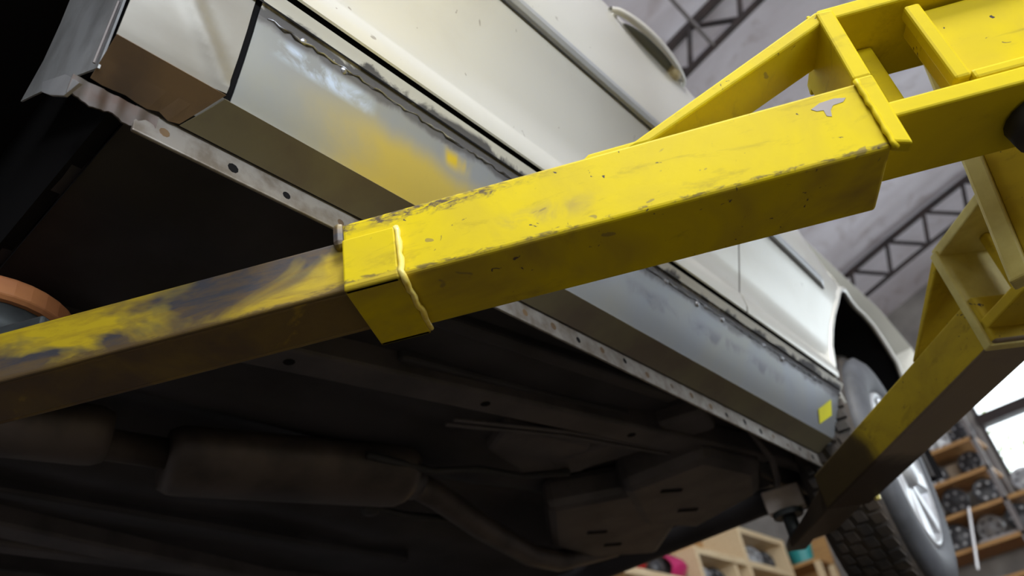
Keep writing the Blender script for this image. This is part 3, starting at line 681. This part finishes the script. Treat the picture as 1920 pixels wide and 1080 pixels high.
# ---- far arm
B = Arm(135, -.77)                      # from the post towards the rear of the car
B.n = -B.n; B.o = B.n*.77
T = -1                                   # s runs from the post (small) to the tip (large)
def bs(s): return -s
lb = thing('lift_swingarm', 'dull yellow lift arm reaching down to the rear wheel, brown grime near its tip', 'lift arm', B.p(1.2, .045, .46), 'swing arms of the car lift')
BW = .09
obj('outer_tube', B.box((.872, 1.49), (0, BW), (.460, .532)), 'yellow_tip', lb, bevel=.004, segs=3, label='dull yellow box tube')
obj('inner_tube', MB().hexa([B.p(1.40, .008, .466), B.p(1.725, .008, .462), B.p(1.65, BW-.008, .462), B.p(1.40, BW-.008, .466)],
    [B.p(1.40, .008, .524), B.p(1.725, .008, .478), B.p(1.65, BW-.008, .478), B.p(1.40, BW-.008, .524)]), 'steel_dirty', lb, bevel=.003, label='grimy brown inner tube tapering to its tip')
obj('lock_nut', MB().lathe(B.p(1.455, BW, .463), (0, 0, -1), [(.0001, .008), (.006, .008), (.007, 0)], 6), 'weldy', lb)
def slb(pts, n, mat='yellow2', nm='plate'): return slab(pts, n, mat, .0025, nm, None, lb, B)
slb([(1.05, .532), (1.035, .532), (.884, .612), (.890, .625)], (0, BW), nm='gusset_plate')
slb([(.896, .457), (.880, .457), (.880, .622), (.896, .622)], (-.004, BW), 'pale_yellow_lit', nm='upright_plate')
slb([(.892, .613), (.66, .613), (.66, .629), (.892, .629)], (0, BW+.01), 'pale_yellow_lit', nm='clevis_plate')
slb([(.884, .480), (.66, .480), (.66, .497), (.884, .497)], (0, BW), nm='clevis_plate')
slb([(.85, .497), (.835, .497), (.835, .613), (.85, .613)], (BW*.5, BW), nm='clevis_web')
obj('tip_plate', MB().hexa(*[[B.p(a_, n_, z_) for a_, n_ in ((1.62, .01), (1.66, .06), (1.80, .075), (1.80, .03), (1.72, .01))] for z_ in (.474, .488)]), 'pad', lb, bevel=.002)
pb = obj('lift_pad', MB().lathe((-.672, 1.832, .544), (0, 0, 1), [(.0001, 0), (.034, 0), (.036, .006), (.034, .0125), (.0001, .0125)], 24), 'pad', lb, smooth=False, label='small dark steel pad')
obj('pad_screw', MB().lathe((-.672, 1.832, .486), (0, 0, 1), [(.0001, 0), (.016, 0), (.016, .06), (.0001, .06)], 16), 'pad', pb, smooth=True)

# block between pad and car
blk = MB().obox((-.671, 1.836, 0), Vector((.966, .259, 0)), Vector((-.259, .966, 0)), Z, (-.044, .044), (-.02, .02), (.5575, .612))
tag(obj('support_block', blk, 'white_block', origin=(-.671, 1.836, .5575), bevel=.004), 'pale wooden block on the far lift arm under the car', 'block')

# ---- carriage and post
cg = thing('lift_carriage', 'yellow lift carriage with welded box lugs between the two arms', 'carriage', (.27, .95, -.2))
obj('carriage_shade_box', MB().box((.055, .79, .70), (.30, .945, 1.6)), 'yellow2', cg, bevel=.006)  # unseen box added to shade the side plate below it
obj('carriage_box', MB().box((.20, .80, .20), (.46, 1.06, 1.6)), 'yellow2', cg, bevel=.006)
def tilt(x0, y0, x1, y1, z0, z1):
    dx = .165*(z1-z0)
    return MB().hexa([(x0, y0, z0), (x1, y0, z0), (x1, y1, z0), (x0, y1, z0)], [(x0+dx, y0, z1), (x1+dx, y0, z1), (x1+dx, y1, z1), (x0+dx, y1, z1)])
obj('side_plate', tilt(.0053, .963, .20, .975, .43, .90), 'yellow2', cg, bevel=.002)
obj('plate_edge', tilt(-.0178, .950, .0053, .978, .43, .90), 'pale_yellow_lit', cg, bevel=.003)
lg = obj('lug', A.prism([(.392, .530), (.404, .518), (.66, .518), (.66, .634), (.392, .634)], (.016, .045)), 'yellow', cg, bevel=.004, label='bright yellow box lug held in the near clevis')
obj('lug_rim', A.box((.386, .402), (.004, .020), (.522, .634)), 'yellow_edge', lg, bevel=.003)
obj('lug_rim', A.box((.402, .60), (.004, .020), (.516, .528)), 'yellow_edge', lg, bevel=.003)
obj('pin_head', MB().lathe(A.p(.462, .05, .471), (0, 0, 1), [(.0001, 0), (.032, 0), (.034, .02), (.0001, .021)], 20), 'black', la, smooth=True)
ps = thing('lift_post', 'tall yellow steel post of the car lift behind its carriage', 'post', (.62, .93, FL))
obj('column', MB().box((.47, .76, FL), (.78, 1.10, 2.0)), 'yellow2', ps, bevel=.01)
obj('foot_plate', MB().box((.36, .60, FL), (.90, 1.26, FL+.02)), 'yellow2', ps)

# ================================================================== RACKS WITH SPARE PARTS
def hubcap(c, ax, r, mat, label, group, n=6):
    ax = Vector(ax).normalized(); c = Vector(c)
    o = tag(obj('hubcap', MB().lathe(c, ax, [(r, -.02), (r, .0), (r*.93, .012), (r*.85, .006), (r*.5, .012), (r*.2, .022), (.0001, .024)], 24), mat, origin=c-Z*r, smooth=True), label, 'hubcap', group)
    u = ax.cross(Z).normalized(); w = u.cross(ax)
    for i in range(n):
        a = 2*math.pi*i/n; d = u*math.cos(a)+w*math.sin(a)
        p = c+d*r*.62+ax*.0085
        obj('vent_hole', MB().lathe(p, ax, [(.0001, .004), (r*.12, .003), (r*.14, -.002)], 8), 'hub_dark' if mat != 'hub_dark' else 'hub_grey', o)
    return o
ordn = ['leftmost', 'second from left', 'third from left', 'fourth from left', 'fifth from left', 'sixth from left']
# back wall rack, boards along x
bk = thing('parts_rack', 'tall parts rack with orange wooden boards against the back wall', 'rack', (-1.6, 7.75, FL))
ybk0, ybk1 = 7.52, 7.97
bz = [2.30, 2.03, 1.755, 1.475, 1.20, .92]
for z in bz: obj('shelf_board', MB().box((-2.15, ybk0, z-.022), (-.99 if z > 1.9 else -.45, ybk1, z+.012)), 'oak', bk, bevel=.003)
for x in (-2.17, -1.005, -.47):
    for y in (ybk0+.02, ybk1-.02):
        obj('rack_post', MB().box((x-.02, y-.02, FL), (x+.02, y+.02, 2.55 if x < -.9 else 1.76)), 'rod', bk)
rows_ = [('top', 2.30, [-1.95, -1.70, -1.30, -1.10], .105), ('second', 2.03, [-1.9, -1.45, -1.14], .10), ('third', 1.755, [-1.95, -1.62, -1.38, -1.12, -.82], .11), ('fourth', 1.475, [-2.0, -1.75, -1.5, -1.24, -.98, -.7], .115)]
for nm, z, xs_, r in rows_:
    for i, x in enumerate(xs_):
        mt = 'hub_dark' if (i+len(xs_)) % 3 else 'hub_grey'
        hubcap((x, ybk0+.12+random.uniform(0, .12), z+.012+r+.012), (random.uniform(-.35, .35), -1, random.uniform(-.1, .25)), r,
               mt, '%s hubcap, %s on the %s board of the back wall rack' % ('black' if mt == 'hub_dark' else 'silver', ordn[i], nm), 'hubcaps on the back wall rack')
for (x, z, w, hh, nm) in ((-1.55, 2.03, .24, .20, 'second'), (-1.27, 2.042, .16, .17, 'second'), (-1.5, 2.312, .26, .16, 'top')):
    tag(obj('cardboard_box', MB().box((x-w/2, ybk0+.24, z+.014 if z in (2.03,) else z+.002), (x+w/2, ybk0+.42, z+hh)), 'card', origin=(x, ybk0+.33, z), bevel=.004),
        'brown cardboard box %s on the %s board of the back wall rack' % ('with a squat shape' if hh < .165 else ('of wide shape' if w > .2 else 'of narrow shape'), nm), 'box')
tag(obj('metal_pipe', MB().tube([(-1.28, ybk0-.03, 1.77), (-1.42, ybk0-.08, 1.30)], .014, 8), 'silver', origin=(-1.42, ybk0-.06, 1.30)), 'bright metal pipe leaning across the lower rack boards', 'pipe')
tag(obj('metal_pipe', MB().tube([(-1.04, ybk0+.05, 1.503), (-1.34, ybk0+.03, 1.503)], .012, 8), 'silver', origin=(-1.1, ybk0, 1.49)), 'bright metal pipe lying flat on the fourth rack board', 'pipe')
# left rack of pale pine, boards along y
px0, px1 = -3.05, -2.72
lk = thing('parts_rack', 'pale pine shelf rack with square compartments seen below the car', 'rack', (-2.9, 6.0, FL))
for z, y0, y1 in ((1.375, 3.9, 5.40), (1.63, 5.36, 7.0), (1.375, 5.40, 7.0), (1.905, 6.20, 7.06), (1.10, 3.9, 7.0), (.80, 3.9, 7.0)):
    obj('shelf_board', MB().box((px0, y0, z-.03), (px1, y1, z+.02)), 'pine', lk, bevel=.003)
for y, zt in ((3.92, 1.40), (5.38, 1.65), (6.20, 1.92), (7.02, 1.92)):
    obj('upright_board', MB().box((px0, y-.022, FL), (px1+.005, y+.022, zt)), 'pine', lk, bevel=.003)
obj('upright_board', MB().box((px0, 5.98, 1.37), (px1-.02, 6.02, 1.61)), 'pine', lk, bevel=.003)
obj('back_board', MB().box((px0-.02, 3.9, FL), (px0, 7.04, 1.9)), 'oak', lk)
for i, (y, z, mt, r) in enumerate(((6.36, 1.76, 'hub_grey', .10), (6.62, 1.765, 'hub_grey', .105), (6.87, 1.76, 'hub_dark', .10), (5.62, 1.497, 'hub_grey', .092), (5.85, 1.50, 'hub_dark', .095), (6.36, 1.497, 'hub_grey', .092))):
    hubcap((px1-.14, y, z), (1, -.4, .15), r, mt, '%s hubcap, %s in the %s compartment of the pine rack' % ('silver' if mt == 'hub_grey' else 'black', ordn[i % 3], 'upper' if i < 3 else 'lower'), 'hubcaps in the pine rack')
def lens(y0, y1, z0, z1, mat, label):
    r_ = []
    for i in range(7):
        t = i/6; r_.append([(px1-.16+.13*math.sin(math.pi*u/6)*(.6+.4*math.sin(math.pi*t)), lerp(y0, y1, t), lerp(z0, z1, u/6)) for u in range(7)])
    mb = MB().grid(r_); o = obj('tail_lamp', mb, mat, origin=(px1-.1, y0, z0), smooth=True, solid=.01); tag(o, label, 'tail lamp')
    obj('lamp_housing', MB().box((px1-.26, y0, z0), (px1-.15, y1, z1)), 'black', o)
lens(5.13, 5.33, 1.397, 1.62, 'magenta', 'shiny magenta tail lamp at the end of the pine board')
lens(4.62, 4.76, 1.397, 1.50, 'red', 'small red tail lamp lying on the pine board')
tag(obj('wing_mirror', MB().lathe((px1-.12, 4.95, 1.474), (1, -.2, 0), [(.0001, .05), (.05, .04), (.075, .0), (.05, -.05), (.0001, -.06)], 16), 'hub_dark', origin=(px1-.12, 4.95, 1.397), smooth=True), 'black wing mirror between the red and magenta lamps', 'mirror')
for i, y in enumerate((4.1, 4.25, 4.4)):
    tag(obj('parts_can', MB().lathe((px1-.1, y, 1.396), (0, 0, 1), [(.0001, 0), (.05, 0), (.05, .13), (.045, .135), (.0001, .135)], 16), ('rod', 'fender_brown', 'hub_grey')[i], origin=(px1-.1, y, 1.396), smooth=False),
        '%s can on the lowest visible pine board' % ('dull grey', 'brown', 'silver')[i], 'can')
tag(obj('plastic_tub', MB().lathe((px1+.02, 7.30, 1.722), (0, 0, 1), [(.0001, 0), (.09, 0), (.115, .16), (.12, .17), (.105, .165)], 20), 'teal', origin=(px1+.02, 7.30, 1.722)), 'teal plastic tub on the small orange stand in the corner', 'tub')
st = thing('corner_stand', 'orange wooden stand in the corner between the two racks', 'stand', (-2.72, 7.5, FL))
obj('stand_top', MB().box((-2.9, 7.13, 1.69), (-2.5, 7.5, 1.72)), 'oak', st)
obj('stand_side', MB().box((-2.9, 7.47, FL), (-2.5, 7.50, 1.95)), 'oak', st)
for y in (7.15, 7.44): obj('stand_leg', MB().box((-2.55, y-.02, FL), (-2.5, y+.02, 1.69)), 'pine', st)
hubcap((-2.25, 7.60, 2.14), (.3, -1, 0), .13, 'hub_dark', 'black hubcap standing on the rack in the room corner', 'hubcaps on the back wall rack')
